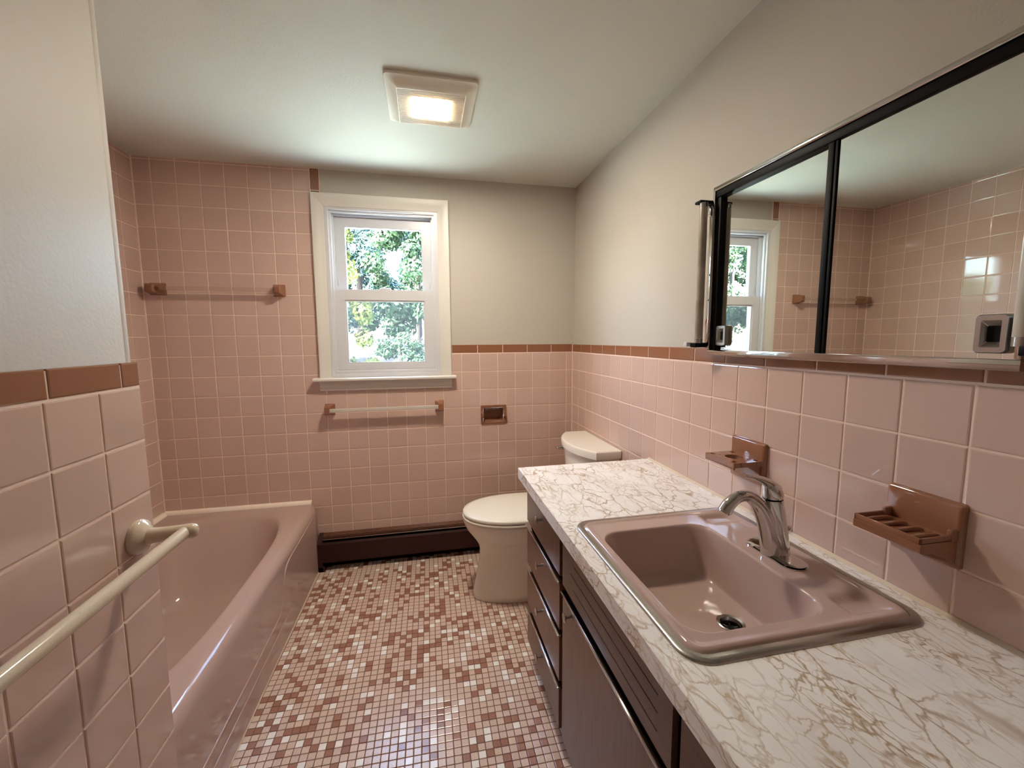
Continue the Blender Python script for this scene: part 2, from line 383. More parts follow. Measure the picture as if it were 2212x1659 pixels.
# right wall
grout(wall_right, (0, -YF), (0, CAPZ-.004), [], FRt)
ycol = edges(.0042, PT, 0, -YF)
nr = field(wall_right, FRt, ycol, zrow, M_TILE, [(1.8657, 1.9752, .90885, 1.01835), (1.4277, 1.5372, .90885, 1.01835)], lambda q: q[1] < .99 and q[3] > .1 or q[3] > .80)
cy = edges(.1416, .1537, 0, -YF)
for a, b in zip(cy[:-1], cy[1:]): put_tile(wall_right, (a, b, ZC+.0015, CAPZ), FRt, M_CAP, 'cap_tile')
# tub wall, alcove end wall
grout(wall_left, (YP, 0), (.3, CZ), [], FL)
nl = field(wall_left, FL, edges(.0, PT, YP, 0), edges(ZC-.006, PT, .40, CZ), M_TILE)
grout(wall_part, (-XP+.0265, -XL), (.0, CZ), [], FE)
box('corner_bead', (XP-.0125, YP-TP-.004, 0), (XP-.0255, YP+.0005, CZ), M_PLASTER, wall_part, .0015)
box('corner_grout', (XL-.002, -.0045, .386), (XL+.0045, .002, CZ), M_GROUT, wall_left)
box('corner_grout', (-.0035, -.0035, .16), (.002, .002, CAPZ-.002), M_GROUT, wall_right)
ne = field(wall_part, FE, edges(-XP+.1, PT, -XP+.0265, -XL), edges(ZC-.006, PT, .40, CZ), M_TILE)
# partition face
PZ = 1.2278
grout(wall_part, (YF, YP-.001), (0, PZ+.046), [], FP)
npp = field(wall_part, FP, edges(-1.637, .1115, YF, YP), edges(PZ, .109, 0, PZ), M_TILE)
cp = edges(-1.576, .1597, YF, YP)
for a, b in zip(cp[:-1], cp[1:]): put_tile(wall_part, (a, b, PZ+.001, 1.2785), FP, M_CAP, 'cap_tile')
print('tiles', nb, nr, nl, ne, npp)

# --- mosaic floor: three colours in the order read off the photo
# per row from the back: the columns of the brown and of the pale tiles
BROWN = [
    [23, 29], [5, 7, 15, 20, 23, 28], [2, 7, 17, 20, 28, 29, 32, 33], [3, 6, 11, 14, 18, 20, 23, 29, 34],
    [5, 6, 15, 19, 27, 28, 31, 32], [2, 4, 12, 14, 20, 22, 23, 25, 26], [1, 2, 5, 10, 15, 18, 22, 25, 26, 31], [3, 6, 8, 10, 12, 24, 29, 33],
    [1, 2, 6, 10, 19, 21, 26], [3, 5, 8, 13, 23, 24, 27, 32], [2, 10, 11, 18, 20, 22, 27], [1, 8, 14, 20, 25, 30],
    [3, 4, 8, 13, 19, 21, 22, 23, 30, 33], [1, 4, 18, 28], [4, 9, 13, 20, 25, 29, 32], [2, 3, 7, 10, 15, 25, 27],
    [4, 6, 12, 19, 24, 27, 30], [4, 8, 12, 13, 14, 15, 26, 27], [1, 3, 14, 18, 23, 27], [5, 7, 12, 17, 21, 23, 25, 26, 27, 36],
    [8, 11, 13, 22, 24, 26, 32], [2, 7, 11, 28, 30, 31, 32, 35, 37], [15, 24, 29], [3, 11, 18, 19, 21, 22, 24, 27, 31, 33, 40],
    [6, 9, 10, 11, 18, 20, 22, 23, 30, 31, 33, 37], [3, 10, 14, 17, 18, 21, 27, 29], [2, 4, 20, 26, 30, 38], [1, 7, 11, 12, 21, 23, 24, 25, 26, 28, 35, 40],
    [6, 19, 21, 23, 24, 35, 38], [3, 8, 15, 18, 21, 23, 32, 40], [4, 15, 18, 23, 25, 35, 37], [5, 8, 11, 18, 34],
    [6, 11, 19, 21, 23, 26, 31, 32, 33], [1, 2, 4, 5, 16, 18, 21, 23, 27, 29, 33, 37], [3, 6, 20, 22, 27, 30, 32, 37, 39], [1, 3, 4, 10, 11, 21, 29, 30, 38],
    [9, 16, 40], [3, 6, 15, 32], [1, 2, 4, 9, 12, 23, 31, 34], [6, 7, 8, 9, 12, 16, 21, 27, 41],
    [2, 5, 14, 22, 26], [3, 9, 24, 26, 35, 39], [6, 10, 12, 14, 16, 23, 26, 32, 33, 40], [12, 14, 30, 35, 36],
    [8, 21, 24, 28, 39], [13, 24, 31, 38], [25, 30, 33, 34, 36], [29, 32, 36, 39],
    [34, 37], [34, 37], [40]]
PALE = [
    [3, 30], [13, 18, 22, 34], [15, 18, 26, 31], [1, 4, 19],
    [35], [11, 18, 27], [9, 12, 19], [7, 26, 30],
    [13, 14], [22, 26, 28], [3, 8, 25], [11, 22, 28],
    [2, 6], [6, 8, 16, 24, 29], [8, 30], [],
    [1, 2], [5, 11, 16, 30], [15], [],
    [4, 31, 42], [26, 38], [5, 11, 12, 25, 38, 40], [2, 6, 15, 23],
    [1, 4, 12, 13, 27, 28, 29, 36, 38], [9, 13, 31, 34, 40], [8, 13, 17, 24, 28, 32, 34], [2, 10, 17, 33],
    [9, 12, 31], [12, 14, 24], [13, 24, 30, 38, 41], [13, 28, 30],
    [8, 22, 36, 40], [3, 12, 20, 31, 32, 35], [9], [5, 15, 16, 22, 36],
    [4, 11, 19, 25, 30, 31, 36, 38], [2, 4, 7, 37, 41], [16, 21, 24, 25, 26, 33, 41], [4, 29, 32],
    [1, 4, 6, 28, 36], [8, 21, 27], [11, 13, 19, 21, 25], [2, 21],
    [9, 25, 32, 36], [14, 16, 30, 32], [22], [25, 31],
    [30], [33], []]
MU0, MV0, PU, PV, PHU, PHV, TH = -61, -4, .025475, .025945, .38434, .27888, -.01
rnd = random.Random(3)
KINDS = ['tan', 'brown', 'pale']
vis = []; rest = []
Mi = cam.matrix_world.inverted()
for b in range(2, -124, -1):
    for a in range(-64, -13):
        u_, v_ = PU*(a+PHU), PV*(b+PHV)
        x, y = u_*math.cos(TH)-v_*math.sin(TH), u_*math.sin(TH)+v_*math.cos(TH)
        if not (-1.552 < x < -.40 and YF < y < -.004): continue
        ri, ci = MV0-b, a-MU0
        ch = ('brown' if ci in BROWN[ri] else 'pale' if ci in PALE[ri] else 'tan') if 0 <= ri < len(BROWN) and 0 <= ci < 45 else rnd.choices(KINDS, (.73, .17, .10))[0]
        q = Mi @ Vector((x, y, 0)); px = 1106+899.1*q.x/-q.z if q.z < -.05 else -1; py = 829.5-899.1*q.y/-q.z if q.z < -.05 else 9999
        inview = 0 < px < 2212 and py < 1655 and x > -1.54 and x < -.51
        (vis if inview else rest).append((py if inview else 0, x, y, ch))
vis.sort(reverse=True); near, far = vis[:300], vis[300:]+rest
MM = {'tan': M_MTAN, 'brown': M_MBRN, 'pale': M_MWHT}
for py, x, y, ch in near:
    me = tile_mesh(PU-.0024, PV-.0026, .004, MM[ch], .0012)
    o = bpy.data.objects.new('mosaic_tile', me); COL.objects.link(o); o.parent = floor
    o.matrix_basis = Matrix.Translation((x, y, -.004)) @ Matrix.Rotation(TH+rnd.uniform(-.008, .008), 4, 'Z') @ Matrix.Rotation(rnd.uniform(-.006, .006), 4, 'X') @ Matrix.Rotation(rnd.uniform(-.006, .006), 4, 'Y')
vv = []; ff = []; mi = []
for py, x, y, ch in far:
    base = len(vv); th, so, wd, ht = .004, .0012, PU-.0024, PV-.0026
    j = Matrix.Translation((x, y, -.004)) @ Matrix.Rotation(TH+rnd.uniform(-.008, .008), 4, 'Z') @ Matrix.Rotation(rnd.uniform(-.006, .006), 4, 'X') @ Matrix.Rotation(rnd.uniform(-.006, .006), 4, 'Y')
    for ins, z in ((0, 0), (0, th-so), (so*.35, th-so*.3), (so*1.3, th)):
        X, Y = wd/2-ins, ht/2-ins; vv += [tuple(j @ Vector(p)) for p in ((-X, -Y, z), (X, -Y, z), (X, Y, z), (-X, Y, z))]
    ff.append(tuple(base+k for k in (12, 13, 14, 15)))
    for k in range(3):
        for i in range(4): a, b = base+k*4+i, base+k*4+(i+1) % 4; ff.append((a, b, b+4, a+4))
    mi += [KINDS.index(ch)]*13
me = bpy.data.meshes.new('mosaic_tiles'); me.from_pydata(vv, [], ff)
for q in (M_MTAN, M_MBRN, M_MWHT): me.materials.append(q)
me.polygons.foreach_set('material_index', mi); me.update()
link('mosaic_tiles', me, None, floor, kind='stuff')

# --- window
win = empty('window_1', (0, 0, 0), kind='structure')
def casing_side(name, a, b, c, d):   # mitred board: outer edge a->b, inner edge d->c, with a stepped profile
    prof = [(0, .0), (0, -.016), (.06, -.021), (.25, -.021), (.62, -.013), (.9, -.011), (1., -.009), (1., TP)]
    rings = []
    for (o_, i_) in ((a, d), (b, c)):
        rings.append([(o_[0]+(i_[0]-o_[0])*t, y, o_[1]+(i_[1]-o_[1])*t) for t, y in prof])
    rings = [[(x, y if k else TP, z) for k, (x, y, z) in enumerate(r_)] for r_ in rings]
    return loft(name, rings, M_WHITE, win, smooth=30)
OX0, OX1, OZ1, OZ0 = -1.4915, -.7585, 2.1085, 1.110
casing_side('casing', (OX0, OZ0), (OX0, OZ1), (WX0, WZ1-.004), (WX0, OZ0))
casing_side('casing', (OX0, OZ1), (OX1, OZ1), (WX1, WZ1-.004), (WX0, WZ1-.004))
casing_side('casing', (OX1, OZ1), (OX1, OZ0), (WX1, OZ0), (WX1, WZ1-.004))
prism('sill', [(.02, 1.110), (-.044, 1.110), (-.051, 1.106), (-.053, 1.100), (-.051, 1.094), (-.044, 1.090), (.02, 1.090)], 'x', -1.521, -.736, M_WHITE, win, smooth=40)
prism('apron', [(-.0005, 1.090), (-.030, 1.090), (-.030, 1.079), (-.022, 1.070), (-.021, 1.054), (-.016, 1.046), (-.016, 1.038), (-.0005, 1.035)], 'x', -1.492, -.759, M_WHITE, win, smooth=30)
# vinyl frame: jambs and head with steps, then two sashes
def ringframe(name, x0, x1, z0, z1, wd, y0, y1, m, parent, bev=.002, bot=None):
    bot = bot or wd
    me = slab_me(name, (x0, x1), (z0, z1), [(x0+wd, x1-wd, z0+bot, z1-wd)], y0, y1, lambda u, v, w_: (u, w_, v))
    bm = bmesh.new(); bm.from_mesh(me); bmesh.ops.bevel(bm, geom=[e for e in bm.edges if e.calc_face_angle(0) > .5], offset=bev, segments=2, affect='EDGES'); bm.to_mesh(me); bm.free()
    return link(name, me, m, parent, 40)
ringframe('jamb_liner', WX0-.001, WX1+.001, WZ0-.001, WZ1+.001, .020, -.006, .150, M_VINYL, win)
ringframe('stop', WX0+.018, WX1-.018, WZ0+.018, WZ1-.018, .012, .008, .022, M_VINYL, win, .0015)
ringframe('parting_bead', WX0+.018, WX1-.018, 1.59, WZ1-.018, .019, .040, .061, M_VINYL, win, .0015, bot=.004)
up = ringframe('upper_sash', WX0+.0185, WX1-.0185, 1.570, 2.0265, .0735, .062, .092, M_VINYL, win, .003, bot=.036)
link('pane', slab_me('pane', (WX0+.08, WX1-.08), (1.59, 1.98), [], .078, .081, lambda u, v, w_: (u, w_, v)), M_PANE, up)
lo = ringframe('lower_sash', WX0+.021, WX1-.021, 1.150, 1.606, .062, .024, .056, M_VINYL, win, .003, bot=.036)
link('pane', slab_me('pane', (WX0+.07, WX1-.07), (1.17, 1.56), [], .040, .043, lambda u, v, w_: (u, w_, v)), M_PANE, lo)
ringframe('glazing_bead', WX0+.083, WX1-.083, 1.186, 1.544, .007, .030, .040, M_VINYL, lo, .001)
box('sash_lock', (-1.155, .030, 1.606), (-1.095, .056, 1.617), M_VINYL, lo, .003)
box('tilt_latch', (-1.385, .058, 1.63), (-1.377, .064, 1.665), M_VINYL, up, .002)
box('tilt_latch', (-.877, .058, 1.62), (-.869, .064, 1.655), M_VINYL, up, .002)
box('sub_sill', (WX0+.019, .006, 1.128), (WX1-.019, .062, 1.150), M_VINYL, win, .003)
link('insect_screen', slab_me('insect_screen', (WX0+.04, WX1-.04), (1.14, 1.60), [], .112, .113, lambda u, v, w_: (u, w_, v)), M_SCREEN, win)
ringframe('screen_frame', WX0+.022, WX1-.022, 1.13, 1.61, .02, .108, .118, M_VINYL, win, .001)

# cream quarter-round trim where the tub meets the walls
tr = empty('trim_1', (0, 0, 0), kind='structure')
def quarter(name, a, b, out, parent, m=M_CREAMT):
    """quarter-round strip from a to b lying on the tub rim, out = direction away from the wall"""
    a, b, out = Vector(a), Vector(b), Vector(out); rad = .0200; rings = []
    for p in (a, b):
        rings.append([p]+[p+out*rad*math.sin(t*math.pi/2/6)*1.0+Vector((0, 0, rad*math.cos(t*math.pi/2/6))) for t in range(7)])
    return loft(name, rings, m, parent, smooth=50)
x = -1.572
while x > XL+.02:
    x2 = max(x-.151, XL+.004); quarter('trim_tile', (x, -.0005, .3865), (x2+.001, -.0005, .3865), (0, -1, 0), tr); x = x2
y = -.019
while y > YP+.02:
    y2 = max(y-.151, YP+.002); quarter('trim_tile', (XL+.0005, y, .3865), (XL+.0005, y2+.001, .3865), (1, 0, 0), tr); y = y2

# ------------------------------------------------------------------ bathtub
def sstep(a, b, t): t = max(0., min(1., (t-a)/(b-a))); return t*t*(3-2*t)
tub = empty('bathtub', (-1.925, -.76, 0), label='mauve enamel bathtub built into the tiled alcove', cat='bathtub')
N = 128; TZ = .386
def sup(cx, cy, hx, hy, n, k=96):
    out = []
    for i in range(k):
        a = 2*math.pi*i/k; c, s = math.cos(a), math.sin(a)
        out.append((cx+hx*math.copysign(abs(c)**(2/n), c), cy+hy*math.copysign(abs(s)**(2/n), s)))
    return out
T0, T1, T2, T3 = XL+.002, -1.543, YP+.002, -.002
TC = (-1.93, -.80)
def rectpoly(x0, x1, y0, y1, r_): return rr2((x0+x1)/2, (y0+y1)/2, (x1-x0)/2, (y1-y0)/2, r_)
TA = [math.atan2(y-TC[1], x-TC[0]) for x, y in resample(rectpoly(T0+.05, T1-.05, T2+.05, T3-.05, .2), N)]
def rectloop(x0, x1, y0, y1, r_): return cast(rectpoly(x0, x1, y0, y1, r_), TC, TA)
rings = []
for inset, z in ((0, .0), (0, .32), (0, TZ-.046)): rings.append([(x, y, z) for x, y in rectloop(T0, T1-inset, T2, T3, .004)])
for k in range(1, 9):
    a = k/8*math.pi/2; rings.append([(x, y, TZ-.046+.046*math.sin(a)) for x, y in rectloop(T0, T1-.036*(1-math.cos(a)), T2, T3, .004)])
op = cast(sup(-1.938, -.772, .314, .678, 3.3, 192), TC, TA)
rim = rectloop(T0, T1-.036, T2, T3, .004)
for t in (.35, .7): rings.append([(a[0]+(b[0]-a[0])*t, a[1]+(b[1]-a[1])*t, TZ) for a, b in zip(rim, op)])
bot = cast(sup(-1.925, -.84, .235, .48, 3.6, 192), TC, TA)
def bowl(t):                       # t 0 at the rim edge, 1 at the floor of the tub
    return [(a[0]+(b[0]-a[0])*t, a[1]+(b[1]-a[1])*t) for a, b in zip(op, bot)]
for t, z in ((-.06, TZ), (0, TZ-.003), (.05, TZ-.012), (.11, TZ-.03), (.2, TZ-.065), (.35, TZ-.13), (.5, TZ-.19), (.66, TZ-.25), (.8, TZ-.29), (.92, TZ-.312), (1.05, TZ-.322)):
    rings.append([(x, y, z) for x, y in bowl(t)])
for t in (.7, .35, .02): rings.append([(TC[0]+(x-TC[0])*t, TC[1]+(y-TC[1])*t, TZ-.326) for x, y in bowl(1.0)])
loft('tub_shell', rings, M_ENAMEL, tub, cap0=True, cap1=True, smooth=60)
# pressed outline of the apron panel
pp = spline([(T1+.0004, -.13, .345), (T1+.0004, -.40, .335), (T1+.0004, -.56, .325), (T1+.0004, -.62, .27), (T1+.0004, -.66, .185), (T1+.0004, -.78, .155), (T1+.0004, -1.5, .145)], 8)
tube('apron_moulding', pp, .0032, M_ENAMEL, tub, n=8)
tube('apron_moulding', spline([(T1+.0004, -.56, .10), (T1+.0004, -.68, .098), (T1+.0004, -1.0, .092), (T1+.0004, -1.5, .088)], 6), .0028, M_ENAMEL, tub, n=8)
box('floor_caulk', (T1, T2, 0), (T1+.003, T3-.07, .004), M_CAULK, tub)

# ------------------------------------------------------------------ toilet
YT = -.468
toilet = empty('toilet', (-.45, YT, 0), label='bone white two-piece toilet beside the counter', cat='toilet')
def egg(xf, xb, wd, z, n=48, p=2.15):
    xc = xb-(xb-xf)*.44 if xb > xf else xf; out = []
    for i in range(n):
        a = 2*math.pi*i/n; c, s = math.cos(a), math.sin(a)
        ax = (xb-xc) if c > 0 else (xc-xf); q = 2.9 if c > 0 else p
        out.append((xc+ax*math.copysign(abs(c)**(2/q), c), YT+wd*math.copysign(abs(s)**(2/q), s), z))
    return out
prof = [(.0, -.700, -.16, .116), (.004, -.704, -.155, .119), (.03, -.701, -.155, .118), (.08, -.690, -.155, .114), (.14, -.677, -.155, .110), (.20, -.667, -.155, .108), (.245, -.663, -.155, .112),
        (.275, -.668, -.155, .122), (.305, -.684, -.155, .139), (.335, -.706, -.155, .158), (.365, -.728, -.155, .173), (.392, -.741, -.155, .182), (.410, -.7465, -.155, .186), (.417, -.745, -.157, .185), (.4205, -.739, -.163, .179)]
b_ = loft('bowl', [egg(xf, xb, wd, z) for z, xf, xb, wd in prof], M_PORC, toilet, smooth=55)
loft('seat', [egg(-.733, -.248, .173, .4250), egg(-.748, -.233, .188, .4275), egg(-.7495, -.232, .1895, .431), egg(-.748, -.233, .188, .4350), egg(-.733, -.248, .173, .4370)], M_PLAST, toilet, smooth=50)
loft('seat_lid', [egg(-.730, -.250, .171, .4420), egg(-.7455, -.234, .186, .4445), egg(-.7465, -.233, .187, .453), egg(-.742, -.236, .183, .4585), egg(-.72, -.25, .166, .4625), egg(-.64, -.31, .10, .4665), egg(-.56, -.40, .03, .4675)], M_PLAST, toilet, smooth=50)
for s in (-1, 1): lathe('hinge', [(.0, 0), (.013, 0), (.013, .024), (.0, .026)], (0, 0, 1), (-.222, YT+s*.07, .424), M_PLAST, toilet, 16)
box('tank_pedestal', (-.20, YT-.10, .30), (-.02, YT+.10, .425), M_PORC, toilet, .02, 4)
def tank(hw, d0, d1, z, xb=-.004, n=18):
    pts = [(xb, YT+hw, z)]
    for i in range(n+1):
        s = 1-2*i/n; pts.append((-(d0+(d1-d0)*(1-abs(s)**2.3)), YT+hw*s, z))
    return pts+[(xb, YT-hw, z)]
loft('tank', [tank(.196, .10, .150, .405), tank(.202, .11, .160, .43), tank(.212, .118, .180, .60), tank(.217, .122, .188, .742)], M_PORC, toilet, smooth=30)
loft('tank_lid', [tank(.222, .124, .194, .740), tank(.231, .131, .204, .746), tank(.232, .132, .206, .772), tank(.230, .130, .203, .780), tank(.225, .125, .197, .7845)], M_PORC, toilet, smooth=30)
lv = lathe('flush_lever', [(.0, 0), (.013, 0), (.013, .008), (.009, .014), (.009, .03), (.0, .034)], (-1, 0, 0), (-.165, YT+.15, .715), M_CHROME, toilet, 20)
lathe('lever_end', [(.0, 0), (.0075, 0), (.0075, .010), (.0, .013)], (-1, 0, 0), (-.197, YT+.15, .715), M_CHROME, lv, 16)

# ------------------------------------------------------------------ baseboard heater
ht = empty('baseboard_heater', (-.80, -.035, 0), label='dark brown metal baseboard heater under the window', cat='heater')
HXA, HXB = -1.541, -.012
prism('back_plate', [(-.001, .0), (-.006, .0), (-.006, .198), (-.001, .198)], 'x', HXA, HXB, M_DARK, ht)  # dark plate paints the shade seen in the heater gaps
prism('top_cover', [(-.001, .203), (-.001, .198), (-.026, .190), (-.028, .180), (-.031, .180), (-.029, .194)], 'x', HXA+.0, HXB, M_HEATT, ht)
prism('damper', [(-.041, .180), (-.0415, .182), (-.0465, .1785), (-.046, .1765)], 'x', HXA+.02, HXB-.02, M_HEATT, ht)
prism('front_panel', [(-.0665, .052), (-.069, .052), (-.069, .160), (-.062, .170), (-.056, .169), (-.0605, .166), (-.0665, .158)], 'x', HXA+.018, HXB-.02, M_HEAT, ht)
box('fin_element', (HXA+.03, -.052, .07), (HXB-.03, -.016, .13), M_DARK, ht)
for x0 in (HXA, HXB-.024):
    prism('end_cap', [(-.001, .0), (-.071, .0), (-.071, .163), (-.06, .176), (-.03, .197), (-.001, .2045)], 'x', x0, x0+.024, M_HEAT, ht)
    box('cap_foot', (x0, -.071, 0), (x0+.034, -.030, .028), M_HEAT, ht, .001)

# ------------------------------------------------------------------ ceiling fan light
fl = empty('fan_light', (-.8635, -.766, CZ), label='square white exhaust fan light glowing on the ceiling', cat='ceiling light')
def sq(h0, h1, r_, z): return [(x, y, z) for x, y in rr2(-.8635, -.766, h0, h1, r_, 6)]
me = loft_me('housing', [sq(.1645, .1645, .016, CZ), sq(.1655, .1655, .017, CZ-.008), sq(.1635, .1635, .017, CZ-.0125), sq(.150, .150, .018, CZ-.0165), sq(.136, .136, .012, CZ-.026), sq(.1245, .1205, .006, CZ-.034), sq(.1225, .1185, .005, CZ-.034), sq(.1215, .1175, .004, CZ-.030), sq(.1215, .1175, .004, CZ-.004)], cap0=True, cap1=True)
link('housing', me, M_GRILLE, fl, 30)
vg = []; fg = []
n = 30
for i in range(n):
    yc = -.766-.1175+.235*(i+.5)/n
    for x0, x1 in ((-.985, -.9275), (-.7995, -.742)) if abs(yc+.763) < .071 else ((-.985, -.742),):
        b0 = len(vg)
        for xx in (x0, x1): vg += [(xx, yc-.0024, CZ-.033), (xx, yc+.0006, CZ-.033), (xx, yc+.0026, CZ-.022), (xx, yc-.0004, CZ-.022)]
        fg += [(b0, b0+1, b0+2, b0+3), (b0+4, b0+5, b0+6, b0+7)]+[(b0+k, b0+(k+1) % 4, b0+4+(k+1) % 4, b0+4+k) for k in range(4)]
link('grille', mesh('grille', vg, fg), M_GRILLE, fl, kind='stuff')
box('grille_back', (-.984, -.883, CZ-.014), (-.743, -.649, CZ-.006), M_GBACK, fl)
box('lens', (-.9255, -.833, CZ-.0338), (-.8015, -.693, CZ-.0290), M_LENS, fl, .002, 2)

# ------------------------------------------------------------------ vanity cabinets
FX = -.530; CT = .7753     # front faces, top of the cabinets
VY0, VY1 = -.946, -2.86
def knob(parent, y, z):
    lathe('knob', [(.0, 0), (.006, 0), (.006, .002), (.0042, .003), (.0042, .018), (.006, .0195), (.0125, .0215), (.0135, .0235), (.0120, .0252), (.0, .0262)], (-1, 0, 0), (FX, y, z), M_STEEL, parent, 24)
def cabinet(name, y0, y1, **k):
    c = empty(name, ((FX+.002)/2, (y0+y1)/2, 0), **k)
    # carcass: side panels, bottom, back, toe board
    box('side_panel', (FX+.020, y0, .085), (-.004, y0-.016, CT), M_WOOD, c)
    box('side_panel', (FX+.020, y1+.016, .085), (-.004, y1, CT), M_WOOD, c)
    box('bottom_panel', (FX+.020, y0-.016, .085), (-.004, y1+.016, .101), M_WOOD, c)
    box('toe_board', (-.462, y0, .0), (-.448, y1, .085), M_WOOD, c)
    box('dark_gap_backing', (FX+.019, y0-.0005, .086), (FX+.033, y1+.0005, CT-.001), M_DARK, c)  # full dark sheet, paints the shade in door gaps and vent slots
    return c
def front(parent, name, y0, y1, z0, z1, m, strip=True):
    d = box(name, (FX, y0, z0), (FX+.018, y1, z1), m, parent, .0012, 1)
    if strip:
        box('edge_strip', (FX-.0065, y0+.001, z1-.001), (FX+.010, y1-.004, z1+.0065), M_CHROME, d, .0016, 2)
    return d
ca = cabinet('drawer_cabinet', VY0, -1.369, label='dark walnut drawer cabinet of the vanity, next to the toilet', cat='cabinet')
for i, (z0, z1, kz) in enumerate(((.600, .772, .697), (.424, .578, .531), (.250, .403, .360), (.088, .227, .185))):
    d = front(ca, 'drawer', VY0-.001, -1.356, z0, z1, M_WOOD, i > 0)
    knob(d, -1.168, kz)
cb = cabinet('sink_cabinet', -1.369, -1.954, label='dark walnut sink cabinet with slotted panel above its door', cat='cabinet')
slots = [(-1.90, -1.478, .695, .698), (-1.90, -1.449, .661, .664), (-1.90, -1.473, .625, .628)]
me = slab_me('vent_panel', (-1.944, -1.384), (.592, .772), slots, FX, FX+.012, lambda u, v, w_: (w_, u, v))
link('vent_panel', me, M_WOODH, cb)
d = front(cb, 'door', -1.386, -1.944, .088, .566, M_WOOD); knob(d, -1.468, .545)
cc = cabinet('door_cabinet', -1.954, VY1, label='dark walnut vanity cabinet nearest the camera', cat='cabinet')
for y0, y1, ky in ((-1.966, -2.40, -2.34), (-2.412, -2.85, -2.47)):
    d = front(cc, 'door', y0, y1, .088, .566, M_WOOD); knob(d, ky, .545)
    front(cc, 'drawer', y0, y1, .592, .772, M_WOODH, False)

# ------------------------------------------------------------------ countertop
TX, ZT = -.566, .8153
ct = empty('countertop', (-.28, -1.9, CT), label='white marbled laminate countertop with beige veins', cat='countertop')
SX0, SX1, SY0, SY1 = -.512, -.062, -1.968, -1.477
link('slab', slab_me('slab', (TX+.0012, -.0015), (VY1, VY0+.003), [(SX0, SX1, SY0, SY1)], CT, ZT, lambda u, v, w_: (u, v, w_)), M_MARBLE, ct)
box('edge_band', (TX, VY1, CT), (TX+.0012, VY0+.003, ZT-.0004), M_MARBLE, ct)
box('edge_band', (TX, VY0+.003, CT), (-.0015, VY0+.0042, ZT-.0004), M_MARBLE, ct)
prism('caulk_line', [(-.001, ZT), (-.009, ZT), (-.001, ZT+.006)], 'y', VY1, VY0+.003, M_CAULK, ct)

# ------------------------------------------------------------------ sink
sk = empty('sink', (-.287, -1.7225, ZT), label='mauve enamel drop-in sink with steel rim set in the countertop', cat='sink')
scx, scy, shx, shy = -.287, -1.7225, .243, .2625; NS = 160
SC = (-.335, -1.735)
SA = [math.atan2(y-SC[1], x-SC[0]) for x, y in resample(rr2(scx, scy, shx, shy, .046, 10), NS)]
def srr(ins, r_): return cast(rr2(scx, scy, shx-ins, shy-ins, max(r_-ins, .012), 10), SC, SA)
loft('steel_rim', [[(x, y, z) for x, y in srr(i, .046)] for i, z in ((0, ZT-.0002), (.0006, ZT+.0030), (.003, ZT+.0048), (.010, ZT+.0058), (.0165, ZT+.0056), (.0175, ZT+.001))], M_STEEL, sk, cap0=False, cap1=False, smooth=60)
DZ = ZT+.0062
def rsd(x, y, cx_, cy_, hx, hy, r_):
    qx, qy = abs(x-cx_)-hx+r_, abs(y-cy_)-hy+r_
    return math.hypot(max(qx, 0), max(qy, 0))+min(max(qx, qy), 0)-r_
def sz(x, y, drop):
    z = DZ-drop
    e = -rsd(x, y, scx, scy, shx-.0165, shy-.0165, .030)       # distance in from the enamel edge
    z -= .004*(1-sstep(0, .006, e)); z += .0035*math.exp(-((e-.011)/.007)**2)
    for yc in (-1.914, -1.531):
        dd = rsd(x, y, -.125, yc, .046, .028, .012)
        z -= .009*(1-sstep(-.011, .001, dd))
    return z
op_s = cast(rr2(-.3425, -1.737, .1475, .190, .05, 10), SC, SA)
bt_s = cast(rr2(-.335, -1.735, .120, .156, .065, 10), SC, SA)
bx = bt_s
dr = [(-.268+.028*math.cos(a), -1.760+.028*math.sin(a)) for a in SA]
eo = srr(.0165, .046); rings = []
for t in [i/26 for i in range(27)]: rings.append([(a[0]+(b[0]-a[0])*t*.97, a[1]+(b[1]-a[1])*t*.97) for a, b in zip(eo, op_s)])
rings = [[(x, y, sz(x, y, 0)) for x, y in r_] for r_ in rings]
for t, dz in ((.0, .0012), (.05, .004), (.12, .010), (.22, .022), (.36, .044), (.52, .070), (.68, .094), (.82, .110), (.93, .1175), (1.02, .120)):
    rings.append([(a[0]+(b[0]-a[0])*t, a[1]+(b[1]-a[1])*t, DZ-dz) for a, b in zip(op_s, bx)])
for t in (.3, .6, .85, .96, 1.0): rings.append([(a[0]+(b[0]-a[0])*t, a[1]+(b[1]-a[1])*t, DZ-.120-.008*t-(.003 if t > .9 else 0)) for a, b in zip(bx, dr)])
bn = loft('basin', rings, M_ENAMEL, sk, cap0=False, cap1=False, smooth=60)
dz0 = DZ-.1310
dn = lathe('drain', [(.0285, -.001), (.0295, .0022), (.0275, .0034), (.0225, .001), (.0205, -.006)], (0, 0, 1), (-.268, -1.760, dz0), M_STEEL, sk, 32, cap0=False, cap1=False)
lathe('drain_cup', [(.0205, -.006), (.019, -.014), (.0, -.014)], (0, 0, 1), (-.268, -1.760, dz0), M_CUP, dn, 32, cap0=False)
for k in range(3): a = k*math.pi/3; tube('strainer_bar', [(-.268-.0175*math.cos(a), -1.760-.0175*math.sin(a), dz0-.0105), (-.268+.0175*math.cos(a), -1.760+.0175*math.sin(a), dz0-.0105)], .0016, M_STEEL, dn, n=8)
lathe('stopper', [(.0, 0), (.008, 0), (.007, .006), (.0, .007)], (0, 0, 1), (-.268, -1.760, dz0-.0138), M_BLACK, dn, 16)

